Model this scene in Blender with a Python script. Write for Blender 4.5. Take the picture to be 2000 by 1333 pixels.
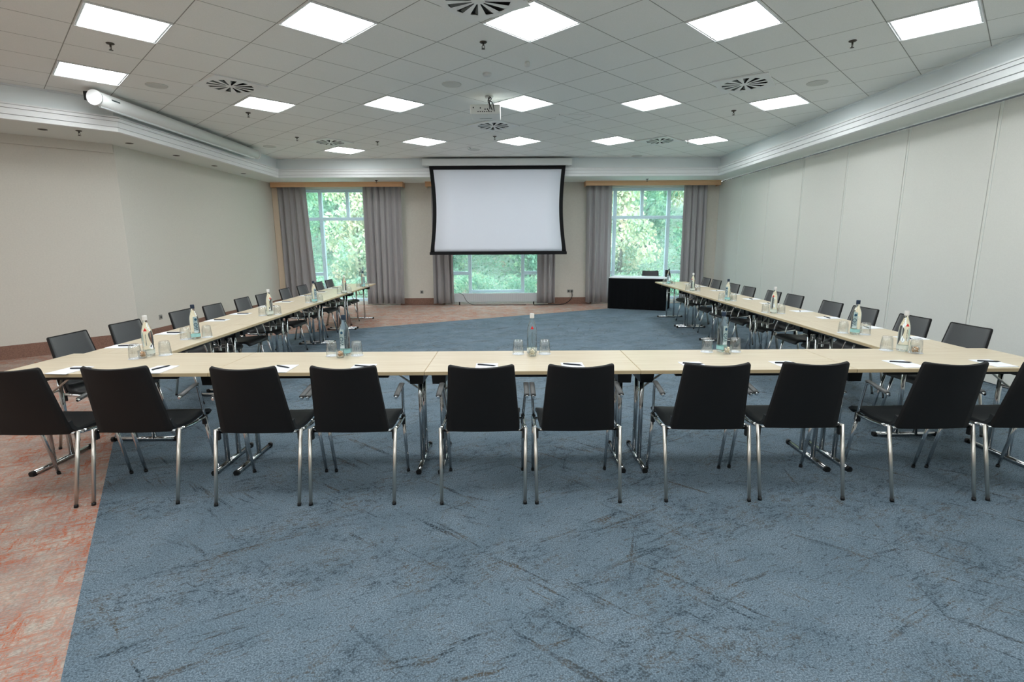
import bpy, bmesh, math, random
from mathutils import Vector, Matrix
random.seed(7)
for o in list(bpy.data.objects): bpy.data.objects.remove(o)
S = bpy.context.scene
COL = S.collection
PI = math.pi

# ------------------------------------------------------------------ camera
F, PITCH, YAW, ROLL = 1010.0, .187, -.007, -.006
cam = bpy.data.cameras.new('camera'); camo = bpy.data.objects.new('camera', cam); COL.objects.link(camo)
cam.sensor_width = 36; cam.lens = F/2000*36; cam.clip_start = .05; cam.clip_end = 200
def _w(X, d, up):
    cp, sp, cy, sy = math.cos(PITCH), math.sin(PITCH), math.cos(YAW), math.sin(YAW)
    y = d*cp+up*sp; z = up*cp-d*sp
    return Vector((X*cy-y*sy, X*sy+y*cy, z))
cr, sr = math.cos(ROLL), math.sin(ROLL)
ax = _w(cr, 0, sr); ay = _w(-sr, 0, cr); az = -_w(0, 1, 0)
M = Matrix((ax, ay, az)).transposed().to_4x4(); M.translation = (-.153, 0, 1.553)
camo.matrix_world = M
S.camera = camo

# ------------------------------------------------------------------ light and exposure
LAMP_STRENGTH = 12.0
SKY_STRENGTH = 8.0
S.view_settings.view_transform = 'Standard'; S.view_settings.look = 'None'
S.view_settings.gamma = 1; S.view_settings.use_curve_mapping = False
S.view_settings.exposure = .78
w = bpy.data.worlds.new('sky'); S.world = w; w.use_nodes = True
w.node_tree.nodes['Background'].inputs[0].default_value = (.82, .92, 1, 1)
w.node_tree.nodes['Background'].inputs[1].default_value = SKY_STRENGTH

# ------------------------------------------------------------------ materials
def lin(c):
    return tuple((v/255/12.92 if v/255 <= .04045 else ((v/255+.055)/1.055)**2.4) for v in c)+(1,)
def mat(name, rgb, rough=.6, metal=0, emit=None, es=0, spec=.5, var=0, scale=20, bump=0, bscale=200, trans=0, ior=1.45, sheen=0):
    m = bpy.data.materials.new(name); m.use_nodes = True
    nt = m.node_tree; b = nt.nodes['Principled BSDF']
    c = lin(rgb)
    b.inputs['Base Color'].default_value = c; b.inputs['Roughness'].default_value = rough
    b.inputs['Metallic'].default_value = metal; b.inputs['Specular IOR Level'].default_value = spec
    b.inputs['IOR'].default_value = ior
    b.inputs['Transmission Weight'].default_value = trans
    b.inputs['Sheen Weight'].default_value = sheen
    if emit: b.inputs['Emission Color'].default_value = lin(emit); b.inputs['Emission Strength'].default_value = es
    tc = None
    if var or bump:
        tc = nt.nodes.new('ShaderNodeTexCoord')
    if var:
        n = nt.nodes.new('ShaderNodeTexNoise'); n.inputs['Scale'].default_value = scale; n.inputs['Detail'].default_value = 6
        r = nt.nodes.new('ShaderNodeValToRGB')
        r.color_ramp.elements[0].color = tuple(v*(1-var) for v in c[:3])+(1,); r.color_ramp.elements[0].position = .3
        r.color_ramp.elements[1].color = tuple(min(1, v*(1+var)) for v in c[:3])+(1,); r.color_ramp.elements[1].position = .7
        nt.links.new(tc.outputs['Object'], n.inputs['Vector']); nt.links.new(n.outputs['Fac'], r.inputs['Fac'])
        nt.links.new(r.outputs['Color'], b.inputs['Base Color'])
    if bump:
        n = nt.nodes.new('ShaderNodeTexNoise'); n.inputs['Scale'].default_value = bscale; n.inputs['Detail'].default_value = 3
        k = nt.nodes.new('ShaderNodeBump'); k.inputs['Strength'].default_value = bump; k.inputs['Distance'].default_value = .002
        nt.links.new(tc.outputs['Object'], n.inputs['Vector']); nt.links.new(n.outputs['Fac'], k.inputs['Height'])
        nt.links.new(k.outputs['Normal'], b.inputs['Normal'])
    return m

class NT:
    """small node-graph helper"""
    def __init__(s, m): s.t = m.node_tree
    def n(s, typ, **kw):
        x = s.t.nodes.new(typ)
        for k, v in kw.items(): setattr(x, k, v)
        return x
    def l(s, a, b): s.t.links.new(a, b)
    def math(s, op, a, b=None, c=None):
        x = s.n('ShaderNodeMath', operation=op)
        for i, v in enumerate((a, b, c)):
            if v is None: continue
            if isinstance(v, (int, float)): x.inputs[i].default_value = v
            else: s.l(v, x.inputs[i])
        return x.outputs[0]
    def mix(s, f, a, b):
        x = s.n('ShaderNodeMix', data_type='RGBA')
        for sock, v in ((x.inputs[0], f), (x.inputs[6], a), (x.inputs[7], b)):
            if isinstance(v, (int, float)): sock.default_value = v
            elif isinstance(v, tuple): sock.default_value = v
            else: s.l(v, sock)
        return x.outputs[2]
    def noise(s, vec, scale, detail=3, rough=.5, dist=0):
        x = s.n('ShaderNodeTexNoise'); s.l(vec, x.inputs['Vector'])
        x.inputs['Scale'].default_value = scale; x.inputs['Detail'].default_value = detail
        x.inputs['Roughness'].default_value = rough; x.inputs['Distortion'].default_value = dist
        return x.outputs['Fac']
    def mapping(s, vec, rot=0, scale=(1, 1, 1), loc=(0, 0, 0)):
        x = s.n('ShaderNodeMapping'); s.l(vec, x.inputs['Vector'])
        x.vector_type = 'TEXTURE'      # rotate first, then stretch
        x.inputs['Rotation'].default_value = (0, 0, rot); x.inputs['Scale'].default_value = tuple(1/v for v in scale); x.inputs['Location'].default_value = loc
        return x.outputs[0]
    def step(s, v, lo, hi):
        x = s.n('ShaderNodeMapRange', interpolation_type='SMOOTHSTEP'); s.l(v, x.inputs[0])
        x.inputs[1].default_value = lo; x.inputs[2].default_value = hi
        return x.outputs[0]

LX, LY, H = .07, 4.93, 3.44          # origin of the ceiling tile grid, ceiling height
TILE = .625; DG = TILE*math.sqrt(2)
def tile(i, j): return (LX+(i-j)/2*DG, LY+(i+j)/2*DG)

def ceiling_mat():
    m = mat('mineral_ceiling_tile', (196, 200, 191), .9); g = NT(m); b = m.node_tree.nodes['Principled BSDF']
    tc = g.n('ShaderNodeTexCoord').outputs['Object']
    sp = g.n('ShaderNodeSeparateXYZ'); g.l(tc, sp.inputs[0])
    x = g.math('SUBTRACT', sp.outputs[0], LX); y = g.math('SUBTRACT', sp.outputs[1], LY)
    k = 1/DG
    a = g.math('MULTIPLY', g.math('ADD', y, x), k); c = g.math('MULTIPLY', g.math('SUBTRACT', y, x), k)
    def line(v):
        f = g.math('FRACT', g.math('ADD', v, 100.5)); d = g.math('MINIMUM', f, g.math('SUBTRACT', 1.0, f))
        return g.step(d, .003, .009)
    L = g.math('MULTIPLY', line(a), line(c))
    fine = g.noise(tc, 260, 2); big = g.noise(tc, .8, 2)
    tone = g.mix(g.step(fine, .35, .65), lin((243, 246, 241)), lin((252, 253, 250)))
    tone = g.mix(g.math('MULTIPLY', big, .25), tone, lin((230, 234, 228)))
    g.l(g.mix(L, lin((150, 152, 144)), tone), b.inputs['Base Color'])
    bp = g.n('ShaderNodeBump'); bp.inputs['Strength'].default_value = .5; bp.inputs['Distance'].default_value = .004
    g.l(g.math('ADD', L, g.math('MULTIPLY', fine, .1)), bp.inputs['Height']); g.l(bp.outputs[0], b.inputs['Normal'])
    return m

def blue_carpet():
    m = mat('blue_grey_carpet', (110, 135, 150), .95, spec=.15); g = NT(m); b = m.node_tree.nodes['Principled BSDF']
    tc = g.n('ShaderNodeTexCoord').outputs['Object']
    base = g.mix(g.step(g.noise(tc, 3, 4), .35, .7), lin((118, 136, 148)), lin((131, 148, 160)))
    weave = g.noise(tc, 150, 3, .7)
    base = g.mix(g.step(weave, .42, .6), g.mix(.75, base, lin((66, 82, 94))), base)
    tot = None
    for ang, off, lo, mlo in ((.52, 0, .585, .49), (-.70, 5, .585, .48), (1.35, 9, .615, .52), (-.45, 14, .605, .52), (.30, 22, .60, .52)):
        wob = g.mapping(tc, ang, (.7, 7.0, 1), (off, off*1.7, 0))
        n = g.noise(wob, 2.1, 7, .74, .35)
        mask = g.step(g.noise(g.mapping(tc, ang, (.8, 1.6, 1), (off*3.1, off, 0)), 1.0, 3), mlo-.05, mlo+.09)
        l = g.math('MULTIPLY', g.step(n, lo-.015, lo+.03), mask)
        tot = l if tot is None else g.math('MAXIMUM', tot, l)
    bl = g.math('MULTIPLY', g.step(g.noise(g.mapping(tc, .4, (.7, 1.3, 1)), 22, 7, .85, .4), .50, .56), g.step(g.noise(g.mapping(tc, .5, (.7, 1.6, 1)), 1.6, 5), .45, .57))
    tot = g.math('MAXIMUM', tot, g.math('MULTIPLY', bl, .85))
    spk = g.math('MULTIPLY', g.step(g.noise(g.mapping(tc, .5, (.6, 1.3, 1)), 38, 4, .7), .56, .62), .7)
    tot = g.math('MAXIMUM', tot, spk)
    brk = g.step(g.noise(tc, 90, 2), .42, .56)
    tot = g.math('MULTIPLY', tot, g.math('ADD', g.math('MULTIPLY', brk, .72), .28))
    dk = g.mix(g.step(g.noise(tc, 6, 3), .4, .6), lin((48, 60, 68)), lin((80, 78, 72)))
    col = g.mix(tot, base, dk)
    g.l(col, b.inputs['Base Color'])
    bp = g.n('ShaderNodeBump'); bp.inputs['Strength'].default_value = .5; bp.inputs['Distance'].default_value = .004
    g.l(weave, bp.inputs['Height']); g.l(bp.outputs[0], b.inputs['Normal'])
    return m

def terracotta_carpet(name='terracotta_carpet', dark=1.0):
    m = mat(name, (170, 130, 110), .95, spec=.15); g = NT(m); b = m.node_tree.nodes['Principled BSDF']
    tc = g.n('ShaderNodeTexCoord').outputs['Object']
    def d(c): return lin(tuple(v*dark for v in c))
    base = g.mix(g.step(g.noise(tc, 5, 4), .35, .65), d((184, 175, 164)), d((166, 157, 150)))
    tot = None
    for ang, off, lo in ((.485, 3, .47), (.485+PI/2, 8, .48), (.485, 31, .50)):
        n = g.noise(g.mapping(tc, ang, (1.8, 8, 1), (off, off, 0)), 3.6, 8, .82, .2)
        l = g.step(n, lo, lo+.12)
        tot = l if tot is None else g.math('MAXIMUM', tot, l)
    weave = g.noise(g.mapping(tc, .485, (.5, 1, 1)), 120, 2, .6)
    tot = g.math('MULTIPLY', tot, g.math('ADD', g.math('MULTIPLY', g.step(weave, .40, .54), .8), .2))
    tot = g.math('MULTIPLY', tot, g.math('ADD', g.math('MULTIPLY', g.step(g.noise(tc, 2.6, 4), .36, .58), .5), .5))
    base = g.mix(g.step(weave, .35, .6), g.mix(.5, base, d((112, 98, 90))), base)
    col = g.mix(tot, base, d((174, 88, 52)))
    g.l(col, b.inputs['Base Color'])
    bp = g.n('ShaderNodeBump'); bp.inputs['Strength'].default_value = .5; bp.inputs['Distance'].default_value = .004
    g.l(weave, bp.inputs['Height']); g.l(bp.outputs[0], b.inputs['Normal'])
    return m

def wood_mat(name, c1, c2, rough=.35, scale=(1.2, 22, 1), ax='X'):
    m = mat(name, c1, rough); g = NT(m); b = m.node_tree.nodes['Principled BSDF']
    tc = g.n('ShaderNodeTexCoord').outputs['Object']
    n = g.noise(g.mapping(tc, 0, scale), 2.4, 6, .6, .6)
    n2 = g.noise(g.mapping(tc, 0, (scale[0]*.4, scale[1]*.15, 1)), 3, 3)
    f = g.math('MULTIPLY', g.step(n, .35, .7), g.math('ADD', n2, .2))
    g.l(g.mix(f, lin(c1), lin(c2)), b.inputs['Base Color'])
    return m

def leaf_mat(name, cols, sc):
    m = bpy.data.materials.new(name); m.use_nodes = True; g = NT(m); t = m.node_tree
    b = t.nodes['Principled BSDF']; out = t.nodes['Material Output']
    tc = g.n('ShaderNodeTexCoord').outputs['Object']
    n = g.noise(tc, sc, 4, .7)
    r = g.n('ShaderNodeValToRGB'); g.l(n, r.inputs[0])
    els = r.color_ramp.elements
    els[0].position = .32; els[0].color = lin(cols[0]); els[1].position = .68; els[1].color = lin(cols[-1])
    for i, c in enumerate(cols[1:-1]):
        e = els.new(.32+.36*(i+1)/(len(cols)-1)); e.color = lin(c)
    g.l(r.outputs[0], b.inputs['Base Color']); b.inputs['Roughness'].default_value = .6
    tr = g.n('ShaderNodeBsdfTranslucent'); g.l(r.outputs[0], tr.inputs[0])
    mx = g.n('ShaderNodeMixShader'); mx.inputs[0].default_value = .45
    g.l(b.outputs[0], mx.inputs[1]); g.l(tr.outputs[0], mx.inputs[2]); g.l(mx.outputs[0], out.inputs[0])
    return m

def thin_glass(name, rgb=(250, 252, 252), refl=.08):
    m = bpy.data.materials.new(name); m.use_nodes = True; g = NT(m); t = m.node_tree
    t.nodes.remove(t.nodes['Principled BSDF']); out = t.nodes['Material Output']
    tr = g.n('ShaderNodeBsdfTransparent'); tr.inputs[0].default_value = lin(rgb)
    gl = g.n('ShaderNodeBsdfGlossy'); gl.inputs['Roughness'].default_value = .02
    fr = g.n('ShaderNodeLayerWeight'); fr.inputs[0].default_value = .35
    mx = g.n('ShaderNodeMixShader')
    f = g.math('ADD', g.math('MULTIPLY', fr.outputs['Facing'], .75), refl)
    f = g.math('MULTIPLY', g.math('POWER', fr.outputs['Facing'], 2.5), .85)
    f = g.math('ADD', f, refl)
    g.l(f, mx.inputs[0]); g.l(tr.outputs[0], mx.inputs[1]); g.l(gl.outputs[0], mx.inputs[2]); g.l(mx.outputs[0], out.inputs[0])
    return m
def voile_mat():
    m = bpy.data.materials.new('white_voile'); m.use_nodes = True; g = NT(m); t = m.node_tree
    t.nodes.remove(t.nodes['Principled BSDF']); out = t.nodes['Material Output']
    tr = g.n('ShaderNodeBsdfTransparent')
    d = g.n('ShaderNodeBsdfDiffuse'); d.inputs[0].default_value = lin((236, 243, 248))
    tl = g.n('ShaderNodeBsdfTranslucent'); tl.inputs[0].default_value = lin((236, 243, 248))
    a = g.n('ShaderNodeMixShader'); a.inputs[0].default_value = .6; g.l(d.outputs[0], a.inputs[1]); g.l(tl.outputs[0], a.inputs[2])
    mx = g.n('ShaderNodeMixShader'); mx.inputs[0].default_value = .22
    g.l(tr.outputs[0], mx.inputs[1]); g.l(a.outputs[0], mx.inputs[2]); g.l(mx.outputs[0], out.inputs[0])
    return m

MT = dict(
    ceil=ceiling_mat(), blue=blue_carpet(), terra=terracotta_carpet(), skirt=mat('carpet_skirting', (140, 108, 94), .9, var=.22, scale=70, bump=.4, bscale=400),
    wall=mat('cream_textile_wallcovering', (220, 217, 207), .85, var=.03, scale=60, bump=.25, bscale=400),
    backwall=mat('cream_wall_paint', (221, 216, 205), .85, var=.03, scale=30),
    panel=mat('cream_partition_fabric', (227, 227, 220), .8, var=.02, scale=80, bump=.2, bscale=500),
    groove=mat('dark_groove', (70, 70, 66), .9), gap=mat('black_gap', (18, 18, 18), .9),
    white=mat('white_gloss_trim', (242, 245, 245), .45), fascia=mat('white_fascia_paint', (236, 243, 244), .6),
    soffit=mat('soffit_paint', (232, 236, 230), .8),
    warmlit=mat('warm_lit_wall', (222, 204, 182), .8),  # wall colour with warm light painted in
    beech=wood_mat('beech_pelmet', (240, 196, 152), (226, 178, 134), .45, (.8, 1, 18)),
    frame=mat('pale_window_frame', (205, 222, 235), .5),
    maple=wood_mat('maple_laminate', (214, 202, 178), (198, 181, 152), .33, (.9, 20, 1)),
    edge=mat('maple_edge_band', (196, 176, 140), .5),
    chrome=mat('chrome', (205, 208, 210), .12, 1), steel=mat('brushed_steel', (214, 210, 202), .34, 1),
    black=mat('black_plastic', (16, 17, 18), .45), blackmet=mat('black_painted_steel', (24, 26, 28), .4),
    seat=mat('black_upholstery', (36, 39, 41), .5, var=.1, scale=300, spec=.5),
    back=mat('dark_back_upholstery', (15, 14, 15), .7, var=.12, scale=300, bump=.3, bscale=900),
    pad=mat('lit_pad_grey', (66, 69, 71), .6, var=.1, scale=300, sheen=.2),  # upholstery grey lightened to paint in the light on the front
    armpad=mat('grey_arm_pad', (70, 72, 72), .4),
    curtain=mat('grey_curtain_fabric', (168, 166, 167), .9, var=.05, scale=150, bump=.3, bscale=800, sheen=.3),
    voile=voile_mat(), glass=thin_glass('window_glass', (244, 251, 252), .04), tumbler=thin_glass('tumbler_glass', (252, 253, 253), .10),
    bottle=mat('mineral_water_glass', (250, 254, 250), 0.0, trans=1, ior=1.34, spec=.6),
    capw=mat('white_cap', (232, 230, 226), .4), capb=mat('dark_blue_cap', (30, 48, 70), .4),
    red=mat('red_print', (214, 40, 40), .5), ink=mat('dark_teal_print', (28, 82, 110), .5), mark=mat('grey_print', (104, 116, 118), .6),
    band=mat('pale_teal_band', (160, 214, 214), .5), bandw=mat('pale_label_band', (222, 230, 222), .5), bluelabel=mat('pale_blue_label', (206, 224, 228), .5),
    paper=mat('white_paper', (238, 241, 246), .8), pen=mat('dark_pen', (34, 40, 52), .35),
    lamp=mat('lit_lamp_diffuser', (255, 255, 255), .5, emit=(247, 251, 253), es=LAMP_STRENGTH),
    lampframe=mat('lamp_frame_grey', (176, 182, 182), .5),
    vent=mat('white_diffuser_plate', (244, 247, 245), .5), vane=mat('grey_vane', (96, 102, 100), .6),
    grille=mat('speaker_grille', (216, 219, 213), .8, var=.2, scale=900),
    brass=mat('dark_bronze', (84, 80, 72), .4, .7),
    screen=mat('matte_screen', (224, 229, 238), .85), screenblack=mat('screen_black_border', (14, 15, 17), .9),
    casing=mat('white_casing', (222, 226, 224), .4), proj=mat('projector_white', (226, 228, 222), .4),
    cloth=mat('black_table_skirt', (9, 11, 14), .95, spec=.2),
    sweets=mat('sweets', (205, 160, 110), .5, var=.6, scale=60), sweets2=mat('cream_sweets', (226, 210, 175), .5, var=.4, scale=60),
    sock=mat('grey_socket', (150, 150, 146), .5), radiator=mat('white_radiator', (222, 228, 232), .45),
    bark=mat('bark', (92, 84, 74), .9, var=.3, scale=15), soil=mat('leafy_soil', (110, 132, 112), .95, var=.4, scale=6),
    leafA=leaf_mat('green_leaves', [(48, 92, 76), (92, 146, 116), (146, 188, 148), (206, 214, 166)], 1.7),
    leafB=leaf_mat('autumn_leaves', [(96, 140, 116), (158, 184, 146), (208, 202, 166), (218, 184, 164)], 1.9),
    leafC=leaf_mat('shrub_leaves', [(56, 100, 84), (104, 156, 124), (160, 192, 156), (196, 148, 136)], 2.6),
)

# ------------------------------------------------------------------ geometry helpers
def box(bm, c, s, rot=None, bevel=0, mi=0):
    r = bmesh.ops.create_cube(bm, size=1.0)
    vs = r['verts']
    for v in vs: v.co = Vector((v.co.x*s[0], v.co.y*s[1], v.co.z*s[2]))
    if bevel:
        es = list({e for v in vs for e in v.link_edges})
        r2 = bmesh.ops.bevel(bm, geom=es, offset=bevel, segments=2, profile=.6, affect='EDGES')
        vs = list({v for f in r2['faces'] for v in f.verts} | {v for v in vs if v.is_valid})
    Mx = Matrix.Translation(c) @ (rot.to_4x4() if rot is not None else Matrix.Identity(4))
    fs = set()
    for v in vs:
        v.co = Mx @ v.co
        for f in v.link_faces: fs.add(f)
    for f in fs: f.material_index = mi
def rz(a): return Matrix.Rotation(a, 3, 'Z')
def frames(pts):
    T = []
    n = len(pts)
    for i in range(n):
        a = pts[max(0, i-1)]; b = pts[min(n-1, i+1)]
        T.append((b-a).normalized())
    up = Vector((0, 0, 1)) if abs(T[0].z) < .9 else Vector((1, 0, 0))
    N = (up-T[0]*up.dot(T[0])).normalized(); out = []
    for t in T:
        N = (N-t*N.dot(t)).normalized(); out.append((N.copy(), t.cross(N)))
    return out
def tube(bm, pts, r, seg=10, mi=0, r2=None, flat=1.0):
    pts = [Vector(p) for p in pts]; fr = frames(pts); rings = []
    for i, p in enumerate(pts):
        rr = r if r2 is None else r+(r2-r)*i/(len(pts)-1)
        N, B = fr[i]
        rings.append([bm.verts.new(p+(N*math.cos(2*PI*k/seg)*flat+B*math.sin(2*PI*k/seg))*rr) for k in range(seg)])
    for a, b in zip(rings, rings[1:]):
        for k in range(seg):
            f = bm.faces.new((a[k], a[(k+1) % seg], b[(k+1) % seg], b[k])); f.smooth = True; f.material_index = mi
    for ring in (rings[0][::-1], rings[-1]):
        f = bm.faces.new(ring); f.material_index = mi
def curve_pts(pts, rad=.02, n=5):
    """polyline with rounded corners"""
    pts = [Vector(p) for p in pts]; out = [pts[0]]
    for a, b, c in zip(pts, pts[1:], pts[2:]):
        d1 = (a-b); d2 = (c-b); k = min(rad, d1.length*.45, d2.length*.45)
        p = b+d1.normalized()*k; q = b+d2.normalized()*k
        for i in range(n+1):
            t = i/n; out.append(p*(1-t)**2+b*2*t*(1-t)+q*t*t)
    out.append(pts[-1]); return out
def lathe(bm, prof, seg=20, c=(0, 0, 0), mi=0, smooth=True):
    rings = []
    for r, z in prof:
        if r < 1e-6: rings.append([bm.verts.new((c[0], c[1], c[2]+z))])
        else: rings.append([bm.verts.new((c[0]+r*math.cos(2*PI*k/seg), c[1]+r*math.sin(2*PI*k/seg), c[2]+z)) for k in range(seg)])
    for a, b in zip(rings, rings[1:]):
        for k in range(seg):
            k2 = (k+1) % seg
            if len(a) == 1 and len(b) == 1: continue
            if len(a) == 1: vs = (a[0], b[k2], b[k])
            elif len(b) == 1: vs = (a[k], a[k2], b[0])
            else: vs = (a[k], a[k2], b[k2], b[k])
            f = bm.faces.new(vs); f.smooth = smooth; f.material_index = mi
def prism(bm, poly, z0, z1, mi=0):
    a = [bm.verts.new((x, y, z0)) for x, y in poly]; b = [bm.verts.new((x, y, z1)) for x, y in poly]
    n = len(poly); fs = [bm.faces.new(a[::-1]), bm.faces.new(b)]
    for k in range(n): fs.append(bm.faces.new((a[k], a[(k+1) % n], b[(k+1) % n], b[k])))
    for f in fs: f.material_index = mi
def sheet(bm, fn, nu, nv, th=0, mi=0):
    """parametric sheet fn(u,v)->(pos, normal) with thickness th"""
    A = [[fn(i/nu, j/nv) for i in range(nu+1)] for j in range(nv+1)]
    F0 = [[bm.verts.new(p) for p, n in row] for row in A]
    def quads(G, flip):
        for j in range(nv):
            for i in range(nu):
                q = (G[j][i], G[j][i+1], G[j+1][i+1], G[j+1][i])
                f = bm.faces.new(q[::-1] if flip else q); f.smooth = True; f.material_index = mi
    quads(F0, False)
    if th:
        B0 = [[bm.verts.new(Vector(p)-Vector(n).normalized()*th) for p, n in row] for row in A]
        quads(B0, True)
        def side(a, b):
            for k in range(len(a)-1):
                f = bm.faces.new((a[k+1], a[k], b[k], b[k+1])); f.material_index = mi
        side(F0[0], B0[0]); side(F0[-1][::-1], B0[-1][::-1])
        side([r[0] for r in F0][::-1], [r[0] for r in B0][::-1]); side([r[-1] for r in F0], [r[-1] for r in B0])
def obj(name, bm, mats, parent=None, loc=None):
    me = bpy.data.meshes.new(name)
    bmesh.ops.recalc_face_normals(bm, faces=bm.faces)
    bm.to_mesh(me); bm.free()
    for m in (mats if isinstance(mats, (list, tuple)) else [mats]): me.materials.append(MT[m])
    o = bpy.data.objects.new(name, me); COL.objects.link(o)
    if parent: o.parent = parent
    if loc: o.location = loc
    return o
def tag(o, label=None, cat=None, group=None, kind=None):
    if label: o['label'] = label
    if cat: o['category'] = cat
    if group: o['group'] = group
    if kind: o['kind'] = kind
    return o
def thing(name, loc=(0, 0, 0), rot=0, **kw):
    o = bpy.data.objects.new(name, None); COL.objects.link(o); o.empty_display_size = .1
    o.location = loc; o.rotation_euler = (0, 0, rot); return tag(o, **kw)
def copy_tree(o, parent=None):
    c = o.copy(); COL.objects.link(c)
    if parent is not None: c.parent = parent
    for ch in list(o.children): copy_tree(ch, c)
    return c
ORD = ['first', 'second', 'third', 'fourth', 'fifth', 'sixth', 'seventh', 'eighth', 'ninth', 'tenth']
def BM(): return bmesh.new()

# ------------------------------------------------------------------ room shell
XR, YB, ZS = 5.145, 13.355, 3.035
KX, KY = -6.05, 8.2                       # kink of the left wall
ZT = H
wallL = [(-5.93, YB), (KX, KY), (-8.6, KY-(-KX-0)*0-2.55), (-8.6, -3.2)]
tray = [(-5.33, 12.19), (-5.33, 7.3), (-7.95, 4.68), (-7.95, -3.0), (4.65, -3.0), (4.65, 12.19)]
outer = [(-5.93, YB), (KX, KY), (-8.6, 5.65), (-8.6, -3.2), (XR, -3.2), (XR, YB)]

# floor: one carpeted slab split along the two colour borders
bm = BM(); prism(bm, [(-8.8, -3.4), (5.35, -3.4), (5.35, 13.55), (-8.8, 13.55)], -.1, 0)
P1 = Vector((-1.785, 1.624, 0)); N1 = Vector((2.381, 1.581, 0)).normalized()
P2 = Vector((-3.041, 9.53, 0)); N2 = Vector((2.78, -5.27, 0)).normalized()
for p, n in ((P1, N1), (P2, N2)):
    bmesh.ops.bisect_plane(bm, geom=bm.verts[:]+bm.edges[:]+bm.faces[:], plane_co=p, plane_no=n)
for f in bm.faces:
    c = f.calc_center_median()
    f.material_index = 0 if ((c-P1).dot(N1) > 0 and (c-P2).dot(N2) > 0) else 1
tag(obj('floor', bm, ['blue', 'terra']), kind='structure')

bm = BM(); vs = [bm.verts.new((x, y, H)) for x, y in [(-8.2, -3.2), (4.8, -3.2), (4.8, 12.4), (-8.2, 12.4)]]
bm.faces.new(vs); r = bmesh.ops.extrude_face_region(bm, geom=bm.faces[:])
for v in [g for g in r['geom'] if isinstance(g, bmesh.types.BMVert)]: v.co.z += .08
tag(obj('ceiling', bm, 'ceil'), kind='structure')

def seg_wall(bm, a, b, z0, z1, th, side=1, mi=0):
    """wall slab from a to b, thickness th on the outer side"""
    a = Vector((*a, 0)); b = Vector((*b, 0)); d = (b-a).normalized(); n = Vector((-d.y, d.x, 0))*side
    prism(bm, [tuple((p)[:2]) for p in (a, b, b+n*th, a+n*th)], z0, z1, mi)
bm = BM()
seg_wall(bm, (-5.93, YB+.2), (KX, KY), 0, 3.3, .2, -1)
seg_wall(bm, (KX, KY), (-8.6, 5.65), 0, 2.93, .2, -1)
seg_wall(bm, (KX+.02, KY-.045), (-8.58, 5.605), 2.91, 3.3, .24, -1)
seg_wall(bm, (-8.6, 5.65), (-8.6, -3.4), 0, 3.3, .2, -1)
tag(obj('wall_left', bm, 'wall'), kind='structure')
bm = BM()
for a, b, in (((-5.93, YB), (KX, KY)), ((KX, KY), (-8.6, 5.65)), ((-8.6, 5.65), (-8.6, -3.2))):
    seg_wall(bm, a, b, 0, .19, .018, 1)
tag(obj('baseboard_left', bm, 'skirt'), kind='structure')
bm = BM(); box(bm, (-1.7, -3.3, 1.7), (14, .2, 3.5)); tag(obj('wall_near', bm, 'wall'), kind='structure')

# folding partition on the right
bm = BM(); box(bm, (XR+.16, 5, 1.7), (.2, 17.2, 3.4), mi=1)
ys = [5.88-1.26*k for k in range(7, 0, -1)]+[5.88, 7.17, 8.40, 9.62, 10.85, 12.08, YB+.0]
ys = [-3.4]+[y for y in ys if y > -3.3]
for a, b in zip(ys, ys[1:]):
    box(bm, (XR+.03, (a+b)/2, (ZS-.02)/2+.005), (.06, b-a-.008, ZS-.03), bevel=.003, mi=0)
    box(bm, (XR-.002, b-.04, (ZS-.02)/2+.005), (.006, .006, ZS-.03), mi=2)
tag(obj('wall_right', bm, ['panel', 'gap', 'soffit']), kind='structure')

# back wall with three window openings
WZ0, WZ1 = .10, 2.90
OPEN = [(-5.42, -2.93), (-1.78, .88), (2.0, 4.49)]
bm = BM(); x0 = -6.2
for a, b in OPEN:
    box(bm, ((x0+a)/2, YB+.12, 1.7), (a-x0, .24, 3.4)); x0 = b
    box(bm, ((a+b)/2, YB+.12, (WZ1+3.4)/2), (b-a, .24, 3.4-WZ1)); box(bm, ((a+b)/2, YB+.12, WZ0/2), (b-a, .24, WZ0))
box(bm, ((x0+5.4)/2, YB+.12, 1.7), (5.4-x0, .24, 3.4))
tag(obj('wall_back', bm, 'backwall'), kind='structure')
bm = BM()
for a, b in ((-5.93, -5.42), (-2.93, -1.78), (.88, 2.0), (4.49, XR)):
    box(bm, ((a+b)/2, YB-.01, .085), (b-a, .02, .17))
tag(obj('baseboard_back', bm, 'skirt'), kind='structure')
# added beige strip: warm light on the back wall's left end, painted
bm = BM(); box(bm, (-5.85, YB-.09, 1.46), (.16, .18, 2.92)); tag(obj('warm_light_strip', bm, 'warmlit'), kind='structure')

# lowered soffit ring, fascia and stepped cornice
bm = BM()
def ring(bm, inn, out, z0, z1, mi=0):
    n = len(inn)
    A = [[bm.verts.new((x, y, z)) for x, y in pl] for pl, z in ((inn, z0), (out, z0), (out, z1), (inn, z1))]
    for k in range(n):
        k2 = (k+1) % n
        for q in range(4):
            a, b = A[q], A[(q+1) % 4]
            f = bm.faces.new((a[k], a[k2], b[k2], b[k])); f.material_index = mi
def grow(poly, d):
    """offset a closed polygon by d (positive = outwards), tray vertex order is counter-clockwise"""
    n = len(poly); out = []
    for k in range(n):
        p0, p1, p2 = Vector(poly[k-1]), Vector(poly[k]), Vector(poly[(k+1) % n])
        d1 = (p1-p0).normalized(); d2 = (p2-p1).normalized()
        n1 = Vector((d1.y, -d1.x)); n2 = Vector((d2.y, -d2.x))
        m_ = (n1+n2).normalized(); out.append(tuple(p1+m_*d/max(.3, m_.dot(n1))))
    return out
ring(bm, grow(tray, .015), outer, ZS, ZS+.06)
tag(obj('trim_2', bm, 'soffit'), kind='structure')
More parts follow.
